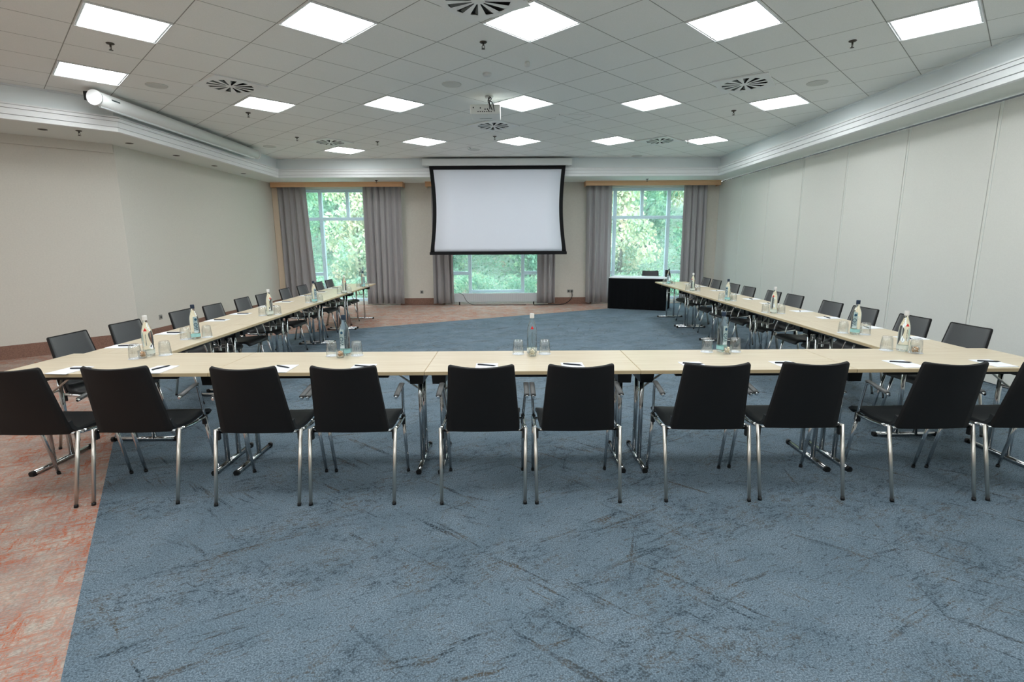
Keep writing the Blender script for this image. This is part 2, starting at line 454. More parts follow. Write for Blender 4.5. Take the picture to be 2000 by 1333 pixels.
bm = BM(); ring(bm, grow(tray, .02), grow(tray, .12), ZS+.03, H); tag(obj('trim_3', bm, 'fascia'), kind='structure')
bm = BM()
for d, z0, z1 in ((-.03, ZS-.002, ZS+.055), (-.045, ZS+.055, ZS+.125), (-.06, ZS+.125, ZS+.165), (-.07, ZS+.165, ZS+.185)):
    ring(bm, grow(tray, d), grow(tray, .03), z0, z1-.003)
tag(obj('trim_4', bm, 'white'), kind='structure')
bm = BM(); ring(bm, grow(tray, -.012), grow(tray, .03), H-.02, H-.002); tag(obj('trim_5', bm, 'fascia'), kind='structure')

# ------------------------------------------------------------------ windows
def make_window(k, a, b, kind):
    t = thing('window_%d' % k, ((a+b)/2, YB+.12, 0)); tag(t, kind='structure')
    W = b-a; h = W/2; bm = BM(); y = 0; fw = .07
    for x in (-h+fw/2, h-fw/2): box(bm, (x, y, (WZ0+WZ1)/2), (fw, .08, WZ1-WZ0), bevel=.006)
    for z in (WZ1-fw/2, WZ0+fw/2): box(bm, (0, y, z), (W-2*fw, .08, fw), bevel=.006)
    m = .68
    for x in (-m, m): box(bm, (x, y, (WZ0+WZ1)/2), (.085, .09, WZ1-WZ0-.1), bevel=.006)
    box(bm, (0, y, 2.18), (W-.1, .085, .075), bevel=.006)
    box(bm, (0, y, (2.18+WZ1)/2), (.075, .08, WZ1-2.2), bevel=.006)
    for s in (-1, 1): box(bm, (s*(m+h)/2, y, .80), (h-m-.05, .085, .085), bevel=.006)
    if kind == 'centre': box(bm, (0, y, .33), (2*m, .085, .07), bevel=.006)
    obj('window_frame', bm, 'frame', t)
    bm = BM(); box(bm, (0, .005, (WZ0+WZ1)/2), (W-.06, .006, WZ1-WZ0-.06)); obj('window_pane', bm, 'glass', t)
make_window(1, *OPEN[0], 'side'); make_window(2, *OPEN[1], 'centre'); make_window(3, *OPEN[2], 'side')

for a, b, lab in ((-5.90, -2.70, 'beech wood pelmet board over the left window curtains'), (-2.15, 1.12, 'wooden pelmet board hidden behind the lowered white screen'), (1.76, 5.06, 'beech wood pelmet board over the right window curtains')):
    t = thing('curtain_pelmet', ((a+b)/2, YB, 2.92), label=lab, cat='pelmet'); W = b-a
    bm = BM(); box(bm, (0, -.29, .07), (W, .02, .14), bevel=.003); obj('front_board', bm, 'beech', t)
    for s in (-1, 1):
        bm = BM(); box(bm, (s*(W/2-.01), -.14, .07), (.02, .28, .139)); obj('end_board', bm, 'beech', t)
    bm = BM(); box(bm, (0, -.15, .1), (W-.06, .06, .02)); obj('curtain_track', bm, 'white', t)

def curtain(xt0, xt1, xb0, xb1, lab, nf, zb=.05, y=13.17):
    bm = BM(); ph = random.random()*6; am = [random.uniform(.6, 1.25) for _ in range(nf*2+3)]
    jit = [random.uniform(-.25, .25) for _ in range(nf*2+3)]
    def fn(u, v):
        z = zb+(2.99-zb)*v
        x = (xb0+(xb1-xb0)*u)*(1-v)+(xt0+(xt1-xt0)*u)*v
        s = u*nf; i = int(s); w_ = am[i]*(1-(s-i))+am[i+1]*(s-i); j_ = jit[i]*(1-(s-i))+jit[i+1]*(s-i)
        A = (.085-.04*v)*w_*(.8+.2*math.cos(5*s))
        q_ = 2*PI*(s+j_*(1-.6*v))+ph; yy = y+A*(math.sin(q_)+.28*math.sin(2*q_+ph)+.12*math.sin(3.7*q_))/1.15+.008*math.sin(9*u+3*v)
        x += .018*math.cos(2*PI*s*1.0+ph)*w_*.6
        return (Vector((x, yy, z)), (0, 1, 0))
    sheet(bm, fn, nf*22, 10, .004)
    return tag(obj('curtain', bm, 'curtain'), label=lab, cat='curtain')
curtain(-5.82, -5.10, -5.85, -4.98, 'grey curtain nearest the left wall, left side of the left window', 5)
curtain(-3.70, -2.76, -3.72, -2.79, 'wide grey curtain on the right side of the left window', 6)
curtain(-2.02, -1.54, -2.04, -1.52, 'narrow grey curtain under the left end of the projection screen', 3)
curtain(.60, 1.05, .58, 1.04, 'narrow grey curtain under the right end of the projection screen', 3)
curtain(1.81, 2.44, 1.84, 2.45, 'grey curtain on the left side of the right window, behind the black desk', 4)
curtain(4.19, 4.77, 4.20, 4.80, 'grey curtain nearest the partition wall, right side of the right window', 4)
for (a, b), lab in zip(OPEN, ('sheer white voile across the left window', 'sheer white voile across the middle window below the screen', 'sheer white voile across the right window')):
    bm = BM()
    sheet(bm, lambda u, v: (Vector((a+.03+(b-a-.06)*u, 13.29+.016*math.sin(u*(b-a)*52)+.006*math.sin(u*(b-a)*23+1), .04+2.9*v)), (0, 1, 0)), int((b-a)*90), 4)
    tag(obj('sheer_curtain', bm, 'voile'), label=lab, cat='curtain')

# radiator under the middle window
t = thing('radiator', (-.45, 13.245, 0), label='low white ribbed radiator beneath the middle window', cat='radiator')
bm = BM()
box(bm, (0, 0, .19), (2.3, .03, .22), bevel=.004)
for k in range(46): box(bm, (-1.125+k*.05, -.017, .19), (.022, .012, .2), bevel=.003)
obj('panel', bm, 'radiator', t)
for s in (-1, 1):
    bm = BM(); box(bm, (s*.95, 0, .04), (.03, .03, .08)); obj('leg', bm, 'black', t)

# ------------------------------------------------------------------ ceiling fittings
def lamp_proto():
    t = thing('ceiling_lamp'); s = TILE-.012; bm = BM()
    def sq(a, b, z0, z1):
        for sx, sy, wx, wy in ((0, 1, a, (a-b)/2), (0, -1, a, (a-b)/2), (1, 0, (a-b)/2, b), (-1, 0, (a-b)/2, b)):
            box(bm, (sx*(a+b)/4, sy*(a+b)/4, (z0+z1)/2), (wx, wy, z1-z0))
    sq(s, s-.016, -.012, -.0005); obj('rim', bm, 'white', t)
    bm = BM(); sq(s-.016, s-.05, -.006, -.0005); obj('frame', bm, 'lampframe', t)
    bm = BM(); box(bm, (0, 0, -.0045), (s-.05, s-.05, .006)); obj('diffuser', bm, 'lamp', t)
    return t
lp = lamp_proto(); first = [1]
def place(proto, used, loc, rot=0, **kw):
    o = proto if used[0] else copy_tree(proto)
    used[0] = 0; o.location = loc; o.rotation_euler = (0, 0, rot); return tag(o, **kw)
SEQ = {0: 'nearest', 1: 'second', 2: 'third'}
POS5 = ['leftmost', 'second from left', 'middle', 'second from right', 'rightmost']; POS4 = ['leftmost', 'second', 'third', 'rightmost']
for m_, ks in ((0, (-2, -1, 0, 1, 2)), (1, (-2, -1, 0, 1, 2)), (2, (-1, 0, 1, 2)), (-1, (-4, -3, -2, -1, 0, 1, 2)), (-2, (-4, -3, -2, -1, 0, 1, 2))):
    for k in ks:
        x, y = LX+2*k*DG, LY+3*m_*DG
        if m_ >= 0:
            nm = (POS5[ks.index(k)] if len(ks) == 5 else POS4[ks.index(k)])
            lab = 'square lit ceiling lamp, %s of the %s' % (nm, ['big row nearest the camera', 'middle lamp row, level with the projector', 'row of lamps by the projection screen'][m_])
        else: lab = 'square ceiling lamp above or behind the camera, beyond the frame'
        place(lp, first, (x, y, H), PI/4, label=lab, cat='ceiling lamp', group='square ceiling lamps')
for (i, j), lab in (((-4, 7), 'square lit ceiling lamp beside the near end of the left screen tube'), ((3, 11), 'square lit ceiling lamp over the left window, beside a round air outlet')):
    x, y = tile(i, j); place(lp, first, (x, y, H), PI/4, label=lab, cat='ceiling lamp', group='square ceiling lamps')

def vent_proto():
    t = thing('air_outlet'); bm = BM(); s = TILE/2-.008; z0, z1 = -.016, -.013
    n = 12; ri, ro = .055, .255; half = math.radians(7.6); off = math.radians(14)
    def pt(r, a): return (r*math.cos(a), r*math.sin(a))
    def sqr(a):
        c, s_ = math.cos(a), math.sin(a); q = s/max(abs(c), abs(s_)); return (q*c, q*s_)
    def face(pl): f = bm.faces.new([bm.verts.new((x, y, z0)) for x, y in pl]); f.material_index = 0
    for k in range(n):
        a0 = 2*PI*k/n+off; a1 = 2*PI*(k+1)/n+off
        hi = half*.7
        face([pt(ri, a0+hi), pt(ro, a0+half), pt(ro, a1-half), pt(ri, a1-hi)])
        mid = [pt(ro, a0-half)]+[pt(ro, a0), pt(ro, a0+half), pt(ro, a1-half)]
        # outer plate up to the square border
        cs = [a0-half, a0+half, a1-half]
        for p, q in zip(cs, cs[1:]):
            extra = [c for c in (PI/4, 3*PI/4, 5*PI/4, 7*PI/4, 9*PI/4) if p < c < q]
            face([pt(ro, p), *[sqr(v) for v in (p, *extra, q)], pt(ro, q)])
        # vane
        a = a0-half*.95; b = a0-half*.15
        f = bm.faces.new([bm.verts.new((*pt(ri, a), z0)), bm.verts.new((*pt(ro-.005, a), z0)), bm.verts.new((*pt(ro-.005, b), -.0035)), bm.verts.new((*pt(ri, b), -.0035))]); f.material_index = 1
        face([(0, 0), pt(ri, a0-half*.7), pt(ri, a0+half*.7)]); face([(0, 0), pt(ri, a0+hi), pt(ri, a1-hi)])
    for sx, sy, wx, wy in ((0, 1, 2*s, .006), (0, -1, 2*s, .006), (1, 0, .006, 2*s-.012), (-1, 0, .006, 2*s-.012)):
        box(bm, (sx*(s-.003), sy*(s-.003), -.0085), (wx, wy, .015))
    obj('plate', bm, ['vent', 'vane'], t, None)
    bm = BM(); lathe(bm, [(0, -.002), (.262, -.002), (.262, -.001), (0, -.001)], 32); obj('plenum', bm, 'gap', t)
    return t
vp = vent_proto(); vf = [1]
for (i, j), lab in (((-1, 0), 'round slotted air outlet at the top edge, beside the big middle lamp'), ((-2, 6), 'round slotted air outlet left, near the screen tube'),
                    ((5, -1), 'round slotted air outlet on the right part of the ceiling, near the cornice'), ((2, 10), 'small-looking slotted air outlet at the far left over the window'),
                    ((4, 5), 'round slotted air outlet right behind the projector'), ((9, 3), 'slotted air outlet at the far right between two lamps')):
    x, y = tile(i, j); place(vp, vf, (x, y, H-.001), PI/4+.1*(i % 3), label=lab, cat='air vent', group='round slotted air outlets')
    bpy.context.view_layer.update()

bm = BM(); lathe(bm, [(0, -.006), (.1, -.006), (.112, -.009), (.118, -.004), (.118, 0), (0, 0)], 32)
sp = obj('ceiling_speaker', bm, 'grille'); sf = [1]
for (i, j), lab in (((-3, 7), 'round flush ceiling speaker left, near the screen tube'), ((1, 3), 'round flush ceiling speaker just left of the projector'),
                    ((6, -2), 'round flush ceiling speaker at the right beside an air outlet'), ((6, 8), 'round flush ceiling speaker in front of the projection screen'), ((11, 5), 'round flush ceiling speaker far right, before the right window'), ((1, 12), 'round flush ceiling speaker in the far left corner')):
    x, y = tile(i, j); place(sp, sf, (x, y, H), label=lab, cat='speaker', group='ceiling speakers')

def sprinkler_proto():
    t = thing('sprinkler')
    bm = BM(); lathe(bm, [(0, 0), (.034, 0), (.036, -.004), (.028, -.01), (.012, -.014), (0, -.014)], 16); obj('escutcheon', bm, 'brass', t)
    bm = BM(); tube(bm, [(0, 0, -.012), (0, 0, -.032)], .009, 8)
    for s in (-1, 1): tube(bm, curve_pts([(s*.006, 0, -.03), (s*.016, 0, -.045), (0, 0, -.06)], .01), .003, 6)
    obj('nozzle', bm, 'brass', t)
    bm = BM(); lathe(bm, [(0, -.06), (.018, -.06), (.018, -.063), (0, -.063)], 14); obj('deflector', bm, 'brass', t)
    return t
kp = sprinkler_proto(); kf = [1]
for (i, j), lab in (((-4, 5), 'sprinkler head at the upper left, between the two left lamps'), ((0, 1), 'sprinkler head below the big middle lamp, nearest the camera'), ((4, -3), 'sprinkler head on the right, below the big lamps'),
                    ((-1, 8), 'sprinkler head under the left lamp of the middle row'), ((7, 0), 'sprinkler head left of the right lamp of the middle row'),
                    ((1, 10), 'sprinkler head far left, beside the small slotted air outlet'), ((5, 6), 'sprinkler head behind the projector, past the air outlet'), ((3, 9), 'sprinkler head between the two far left lamps'),
                    ((9.6, 2.4), 'sprinkler head far right, beside the last lamp')):
    x, y = tile(i, j); place(kp, kf, (x, y, H), random.random()*3, label=lab, cat='sprinkler', group='sprinkler heads')
for x, y, lab in ((-5.75, 7.2, 'sprinkler head under the left soffit near the corner'), (-3.25, 12.75, 'sprinkler head over the left pelmet'), (3.17, 12.75, 'sprinkler head over the right pelmet')):
    place(kp, kf, (x, y, ZS), label=lab, cat='sprinkler', group='sprinkler heads')
bm = BM(); lathe(bm, [(0, 0), (.05, 0), (.05, -.015), (.035, -.032), (0, -.036)], 24)
o = obj('smoke_detector', bm, 'casing'); o.location = (*tile(1.05, 2.05), H); tag(o, 'white domed smoke detector just before the projector', 'smoke detector')
bm = BM(); lathe(bm, [(0, 0), (.022, 0), (.03, -.02), (.022, -.045), (0, -.052)], 16)
s1 = obj('motion_sensor', bm, 'casing'); s1.location = (.069, 5.93, H); tag(s1, 'small white round sensor below the big middle lamp', 'sensor')
s2 = s1.copy(); COL.objects.link(s2); s2.location = (-.91, 10.87, H); tag(s2, 'small white round sensor before the projection screen', 'sensor')
bm = BM(); box(bm, (0, 0, -.004), (.52, .45, .008), bevel=.002); o = obj('ceiling_hatch', bm, 'ceil'); o.location = (.857, 8.43, H); tag(o, 'flush rectangular ceiling hatch right of the projector', 'hatch')
bm = BM(); lathe(bm, [(0, 0), (.05, 0), (.052, -.004), (.036, -.006), (.032, -.001), (0, -.001)], 20)
dl = obj('downlight', bm, 'brass'); df = [1]
for k, (x, y) in enumerate(((-6.15, 7.12), (-5.72, 8.08), (-5.71, 9.16), (-5.72, 10.33), (-5.72, 11.43))):
    place(dl, df, (x, y, ZS), label='small unlit round downlight in the left soffit, %s from the camera' % ORD[k], cat='downlight', group='small downlights in the left soffit')

# ------------------------------------------------------------------ projector
t = thing('projector', (-.43, 7.235, 3.18), label='white projector hanging from the ceiling in the middle of the room', cat='projector')
bm = BM(); box(bm, (0, 0, .062), (.39, .37, .124), bevel=.022)
for k in range(7): box(bm, (-.09+k*.028, -.1855, .032), (.014, .003, .012), mi=1)
for x, z in ((-.06, .075), (.0, .06), (.03, .06), (-.15, .08), (.045, .045)): box(bm, (x, -.1855, z), (.014, .003, .016), mi=1)
box(bm, (0, .05, -.0005), (.16, .004, .002), mi=1)
obj('body', bm, ['proj', 'black'], t)
bm = BM(); tube(bm, [(.0, .185, .06), (0, .215, .06)], .045, 20); obj('lens', bm, 'black', t)
bm = BM(); tube(bm, [(.05, -.02, .124), (.05, -.02, .262)], .022, 12); lathe(bm, [(0, .235), (.055, .235), (.055, .259), (0, .259)], 20, (.05, -.02, 0))
box(bm, (.05, -.02, .13), (.2, .16, .012)); obj('ceiling_mount', bm, 'casing', t)
for pts in ([(.06, -.05, .255), (.03, -.11, .19), (.1, -.2, .14), (.115, -.2, .05), (.12, -.185, .035)], [(.04, -.05, .255), (.09, -.12, .2), (.05, -.19, .15), (.075, -.21, .08), (.09, -.185, .05)], [(.05, -.05, .255), (.07, -.1, .22), (.03, -.14, .18), (.06, -.2, .11), (.06, -.186, .06)]):
    bm = BM(); tube(bm, curve_pts(pts, .04), .005, 6); obj('cable', bm, 'black', t)

# ------------------------------------------------------------------ screens
t = thing('projection_screen', (-.37, 12.02, 0), label='large lowered projection screen with black borders hanging before the middle window', cat='projection screen')
bm = BM(); box(bm, (-.01, .03, 3.325), (3.33, .15, .15), bevel=.02); obj('casing', bm, 'casing', t)
xt, xb = 1.52, 1.555
def edge(v):          # half width of the black cloth, v=0 bottom, 1 top; the sides draw in
    return xb*(1-v)+xt*v-.07*math.sin(PI*v)
def scr(u, v):
    z = 1.36+(3.25-1.36)*v; e = edge(v); return (Vector(((2*u-1)*e, 0, z)), (0, -1, 0))
bm = BM(); sheet(bm, scr, 8, 24, .004); obj('black_border', bm, 'screenblack', t)
def scw(u, v):
    z = 1.372+(3.168-1.372)*v; e = min(edge((z-1.36)/1.89), 9)-.085; return (Vector(((2*u-1)*min(e, 1.455), -.003, z)), (0, -1, 0))
bm = BM(); sheet(bm, scw, 8, 24, .002); obj('white_screen', bm, 'screen', t)
bm = BM(); box(bm, (0, 0, 1.33), (3.14, .035, .065), bevel=.008); obj('bottom_bar', bm, 'screenblack', t)

t = thing('rolled_screen', (-5.13, 6.74, 3.315), label='long white rolled-up screen tube mounted along the left cornice', cat='rolled screen')
bm = BM(); tube(bm, [(0, 0, 0), (0, 4.05, 0)], .085, 24); obj('tube_casing', bm, 'casing', t)
bm = BM(); tube(bm, [(0, -.03, 0), (0, 0, 0)], .09, 24); obj('end_cap', bm, 'white', t)
bm = BM(); tube(bm, [(0, 4.05, 0), (0, 4.08, 0)], .09, 24); obj('end_cap', bm, 'white', t)
bm = BM(); box(bm, (.083, .22, .01), (.006, .14, .018)); obj('name_plate', bm, 'mark', t)
for y in (.02, 3.9):
    bm = BM(); box(bm, (-.1, y+.05, .04), (.15, .05, .1)); obj('wall_bracket', bm, 'black', t)
bm = BM(); box(bm, (0, 2.0, -.088), (.03, 3.9, .02)); obj('hem_bar', bm, 'fascia', t)

# ------------------------------------------------------------------ tables
TW, TD, TH = 1.4, .645, .74
def table_proto():
    t = thing('folding_table')
    bm = BM(); box(bm, (0, 0, TH-.0125), (TW-.006, TD-.004, .025), bevel=.002); top = obj('tabletop', bm, 'maple', t)
    bm = BM()
    for s in (-1, 1):
        box(bm, (0, s*(TD/2-.0006), TH-.0125), (TW-.004, .0024, .021)); box(bm, (s*(TW/2-.0022), 0, TH-.0125), (.0024, TD-.004, .021))
    obj('edge_band', bm, 'edge', top)
    for s in (-1, 1):
        bm = BM(); box(bm, (0, s*.235, TH-.042), (TW-.5, .03, .034), bevel=.004); obj('frame_rail', bm, 'blackmet', t)
    for s in (-1, 1):
        x = s*(TW/2-.075)
        bm = BM()
        for yy in (-.075, .075): tube(bm, [(x, yy, .018), (x, yy, TH-.026)], .016, 12)
        tube(bm, [(x, -.245, .018), (x, .245, .018)], .0165, 12)
        leg = obj('leg', bm, 'chrome', t)
        for q in (-1, 1):
            bm = BM(); tube(bm, [(x, q*.238, .018), (x, q*.262, .018)], .018, 12); box(bm, (x, q*.245, .005), (.03, .03, .01)); obj('foot_cap', bm, 'black', leg)
        bm = BM(); prism(bm, [(x-.05, -.2), (x+.05, -.2), (x+.05, .2), (x-.05, .2)], TH-.115, TH-.0255)
        for v in bm.verts:
            if v.co.z < TH-.1: v.co.x = x+(v.co.x-x)*.86
        obj('hinge_block', bm, 'black', t)
        bm = BM(); tube(bm, [(x, .0, .52), (x-s*.26, 0, TH-.028)], .007, 8); tube(bm, [(x, -.075, .52), (x, .075, .52)], .007, 8); obj('folding_strut', bm, 'steel', t)
    return t
Y0 = 3.246; TH_A = -.0067
tp = table_proto(); tf = [1]
FR = ['leftmost, at the corner of the left row', 'second from the left', 'middle one', 'second from the right', 'rightmost, at the corner of the right row']
for k in range(5):
    x = (k-2)*TW; y = Y0+TD/2+x*TH_A
    place(tp, tf, (x+.003, y, 0), TH_A, label='maple-top folding table, near row, '+FR[k], cat='table', group='folding tables of the U-shaped layout')
SHL, SHR = -.0226, .0296
def left_xy(s, off=0):    # s metres past the corner along the left row, off from the table centreline (positive = towards room middle)
    return (-2.772-TD/2+SHL*s+off, Y0+TD+.02+s)
def right_xy(s, off=0):
    return (2.728+TD/2+SHR*s-off, Y0+TD-.02+s)
for k in range(5):
    x, y = left_xy(.7+TW*k); place(tp, tf, (x, y, 0), PI/2-SHL, label='maple-top folding table of the left row, %s from the near corner' % ORD[k], cat='table', group='folding tables of the U-shaped layout')
    x, y = right_xy(.7+TW*k); place(tp, tf, (x, y, 0), PI/2-SHR, label='maple-top folding table of the right row, %s from the near corner' % ORD[k], cat='table', group='folding tables of the U-shaped layout')

# ------------------------------------------------------------------ chairs
def chair_proto():
    t = thing('meeting_chair')
    def bk(u, v):
        U = 2*u-1; vr = .965
        w_ = .224-.034*v
        if v > vr: w_ -= .014*(1-math.sqrt(max(0, 1-((v-vr)/(1-vr))**2)))
        if v < .05: w_ -= .01*(1-math.sqrt(max(0, 1-((.05-v)/.05)**2)))
        y = -.128-.105*v-(.012+.036*v)*(1-U*U)
        return (Vector((U*w_, y, .437+(.434-.010*(1-U*U))*v)), Vector((U*.18, 1, .2)))
    bm = BM()
    vs = [0, .01, .025, .05]+[.05+.88*k/8 for k in range(1, 9)]+[.95, .97, .985, .995, 1]
    g0 = lambda u, v: bk(u, vs[min(len(vs)-1, int(round(v*(len(vs)-1))))])
    sheet(bm, g0, 12, len(vs)-1, .016); br = obj('backrest', bm, 'back', t)
    def bp_(u, v):
        p, n = bk(.03+.94*u, vs[min(len(vs)-1, int(round(v*(len(vs)-1))))]*.965+.015); return (p+Vector((0, .004, 0)), n)
    bm = BM(); sheet(bm, bp_, 12, len(vs)-1, .005); obj('lit_back_pad', bm, 'pad', br)  # thin lighter sheet: light on the backrest front, put into its colour
    prof = [(-.118, .50), (-.112, .468), (-.092, .448), (-.05, .436), (.05, .437), (.15, .450), (.21, .456), (.25, .450), (.275, .432), (.282, .41)]
    def st(u, v):
        U = 2*u-1; q = v*(len(prof)-1); i = min(len(prof)-2, int(q)); f = q-i
        y = prof[i][0]*(1-f)+prof[i+1][0]*f; z = prof[i][1]*(1-f)+prof[i+1][1]*f
        w_ = .218+.018*v
        if v > .88: w_ -= .03*((v-.88)/.12)**2
        z += .014*abs(U)**3*(1-v)
        d = (Vector((prof[i+1][0], prof[i+1][1]))-Vector((prof[i][0], prof[i][1]))).normalized()
        return (Vector((U*w_, y, z)), Vector((0, -d.y, d.x)))
    bm = BM(); sheet(bm, st, 10, 18, .022); obj('seat', bm, 'seat', t)
    for s in (-1, 1):
        for nm, foot, topp in (('front', (.25, .24, .012), (.252, .145, .435)), ('rear', (.252, -.228, .012), (.258, -.135, .452))):
            f = Vector((s*foot[0], foot[1], foot[2])); p = Vector((s*topp[0], topp[1], topp[2]))
            bm = BM(); tube(bm, [f, p], .0102, 12, r2=.0118); leg = obj('leg', bm, 'steel' if nm == 'rear' else 'chrome', t)
            bm = BM(); d = (p-f).normalized(); tube(bm, [f-d*.012, f+d*.006], .0118, 10); obj('foot_cap', bm, 'black', leg)
        bm = BM(); tube(bm, curve_pts([(s*.258, -.137, .444), (s*.254, 0, .425), (s*.252, .147, .428)], .05), .0115, 10); obj('side_rail', bm, 'chrome', t)
        bm = BM(); box(bm, (s*.25, .153, .408), (.024, .034, .062), bevel=.005); obj('stacking_joint', bm, 'black', t)
        bm = BM(); box(bm, (s*.245, -.13, .415), (.014, .026, .06), bevel=.004); obj('stacking_joint', bm, 'black', t)
        bm = BM(); tube(bm, curve_pts([(s*.252, .15, .43), (s*.256, .135, .5), (s*.268, .085, .655), (s*.268, .06, .664), (s*.268, -.115, .636)], .03), .0088, 10); arm = obj('armrest', bm, 'chrome', t)
        bm = BM(); tube(bm, [(s*.268, .08, .6725), (s*.268, .07, .6755), (s*.268, -.09, .650), (s*.268, -.104, .645)], .0175, 10, flat=.42); obj('arm_pad', bm, 'armpad', arm)
    bm = BM(); tube(bm, [(-.258, -.13, .435), (.258, -.13, .435)], .008, 8); obj('cross_bar', bm, 'chrome', t)
    bm = BM(); tube(bm, [(-.252, .13, .418), (.252, .13, .418)], .009, 8); obj('cross_bar', bm, 'chrome', t)
    return t
cp_ = chair_proto(); cf = [1]
FX = [-3.02, -2.434, -1.674, -1.104, -.311, .262, 1.054, 1.632, 2.412, 3.0]
FP = ['leftmost, cut by the photo edge', 'second from the left', 'third from the left', 'fourth from the left', 'left one of the middle pair', 'right one of the middle pair', 'fourth from the right', 'third from the right', 'second from the right', 'rightmost, cut by the photo edge']
for k, x in enumerate(FX):
    dy = (-.0, .03, 0, 0, -.005, -.005, 0, .01, -.02, -.02)[k]
    place(cp_, cf, (x, 3.13+dy, 0), (.0, .015, -.01, .0, .0, .01, -.01, -.015, .01, .0)[k], label='black chair with chrome legs seen from behind, near row, '+FP[k], cat='chair', group='black meeting chairs')
LYS = [4.08, 4.67, 5.53, 6.06, 6.81, 7.36, 8.25, 8.89, 9.68, 10.26]
RYS = [4.16, 4.65, 5.37, 5.92, 6.72, 7.27, 8.00, 8.61, 9.5, 10.07]
LXS = [-3.65, -3.66, -3.66, -3.62, -3.65, -3.64, -3.70, -3.68, -3.67, -3.68]
RXS = [3.64, 3.61, 3.60, 3.59, 3.60, 3.60, 3.59, 3.62, 3.68, 3.71]
LYS[1] = 4.71; RYS[1] = 4.72
for k in range(10):
    place(cp_, cf, (LXS[k]+.232, LYS[k], 0), -PI/2+(.02, -.01)[k % 2], label='black chair along the left wall side, %s from the near corner' % ORD[k], cat='chair', group='black meeting chairs')
for k in range(10):
    place(cp_, cf, (RXS[k]-.232, RYS[k], 0), PI/2+(.02, -.01)[k % 2], label='black chair along the partition wall side, %s from the near corner' % ORD[k], cat='chair', group='black meeting chairs')
DA = math.radians(-24)
def desk_pt(a, b): return (2.246+a*math.cos(DA)-b*math.sin(DA), 12.33+a*math.sin(DA)+b*math.cos(DA))
place(cp_, cf, (*desk_pt(.86, .70), 0), DA+PI+.2, label='black chair behind the black-draped desk by the right window', cat='chair', group='black meeting chairs')

# draped desk
cx, cy = desk_pt(.665, .32)
t = thing('draped_desk', (cx, cy, 0), DA, label='small desk wrapped in a black skirt before the right window', cat='desk')
bm = BM(); box(bm, (0, 0, .738), (1.33, .64, .025), bevel=.003); obj('tabletop', bm, 'paper', t)
bm = BM(); per = [(-.672, -.327), (.672, -.327), (.672, .327), (-.672, .327)]
pts = []; N = 220; L = [1.344, .654, 1.344, .654]; tot = sum(L)
for i in range(N):
    s = tot*i/N; q = 0
    while s > L[q]: s -= L[q]; q += 1
    a = Vector(per[q]); b = Vector(per[(q+1) % 4]); d = (b-a).normalized(); p = a+d*s; pts.append((p, Vector((d.y, -d.x)), i))
R_ = []
for zz, am in ((.006, .010), (.25, .008), (.5, .006), (.728, .002)):
    R_.append([bm.verts.new((*(p+n*(am*math.sin(i*.9)+.004)), zz)) for p, n, i in pts])
for a, b in zip(R_, R_[1:]):
    for i in range(N): f = bm.faces.new((a[i], a[(i+1) % N], b[(i+1) % N], b[i])); f.smooth = True
obj('table_skirt', bm, 'cloth', t)
x, y = desk_pt(1.27, .5)
t = thing('speaker_box', (x, y, .7505), DA, label='small black box standing on the back corner of the draped desk', cat='speaker')
bm = BM(); box(bm, (0, 0, .08), (.09, .09, .16), bevel=.008); obj('housing', bm, 'black', t)
bm = BM(); lathe(bm, [(0, 0), (.03, 0), (.033, .003), (0, .004)], 16)
for v in bm.verts: v.co = Vector((v.co.x, -.0455-v.co.z, .09+v.co.y))
obj('cone', bm, 'gap', t)

# ------------------------------------------------------------------ bottles, tumblers, sweets, pads and pens
PROF = [(0, .004), (.026, .002), (.035, .006), (.037, .014), (.037, .13), (.0365, .165), (.034, .19), (.028, .215), (.020, .238), (.0155, .252), (.0135, .262), (.0135, .285), (0, .286)]
def rad_at(z):
    for (r0, z0), (r1, z1) in zip(PROF[2:], PROF[3:]):
        if z0 <= z <= z1 and z1 > z0: return r0+(r1-r0)*(z-z0)/(z1-z0)
    return .037
def wrap(bm_pts_faces, bm, off=.0006, mi=0):
    vs, fs = bm_pts_faces
    V = []
    for a, z in vs:          # a = arc length across, z = height ; faces -y
        r = rad_at(z)+off; th = a/.037
        V.append(bm.verts.new((r*math.sin(th), -r*math.cos(th), z)))
    for f in fs:
        try: q = bm.faces.new([V[i] for i in f]); q.material_index = mi
        except ValueError: pass
def text_mesh(s, size):
    cu = bpy.data.curves.new('txt', 'FONT'); cu.body = s; cu.size = size; cu.resolution_u = 3; cu.align_x = 'CENTER'; cu.align_y = 'CENTER'
    o = bpy.data.objects.new('txt', cu); COL.objects.link(o); bpy.context.view_layer.update()
    me = o.to_mesh(); vs = [(v.co.x, v.co.y) for v in me.vertices]; fs = [tuple(p.vertices) for p in me.polygons]
    o.to_mesh_clear(); bpy.data.objects.remove(o); bpy.data.curves.remove(cu); return vs, fs
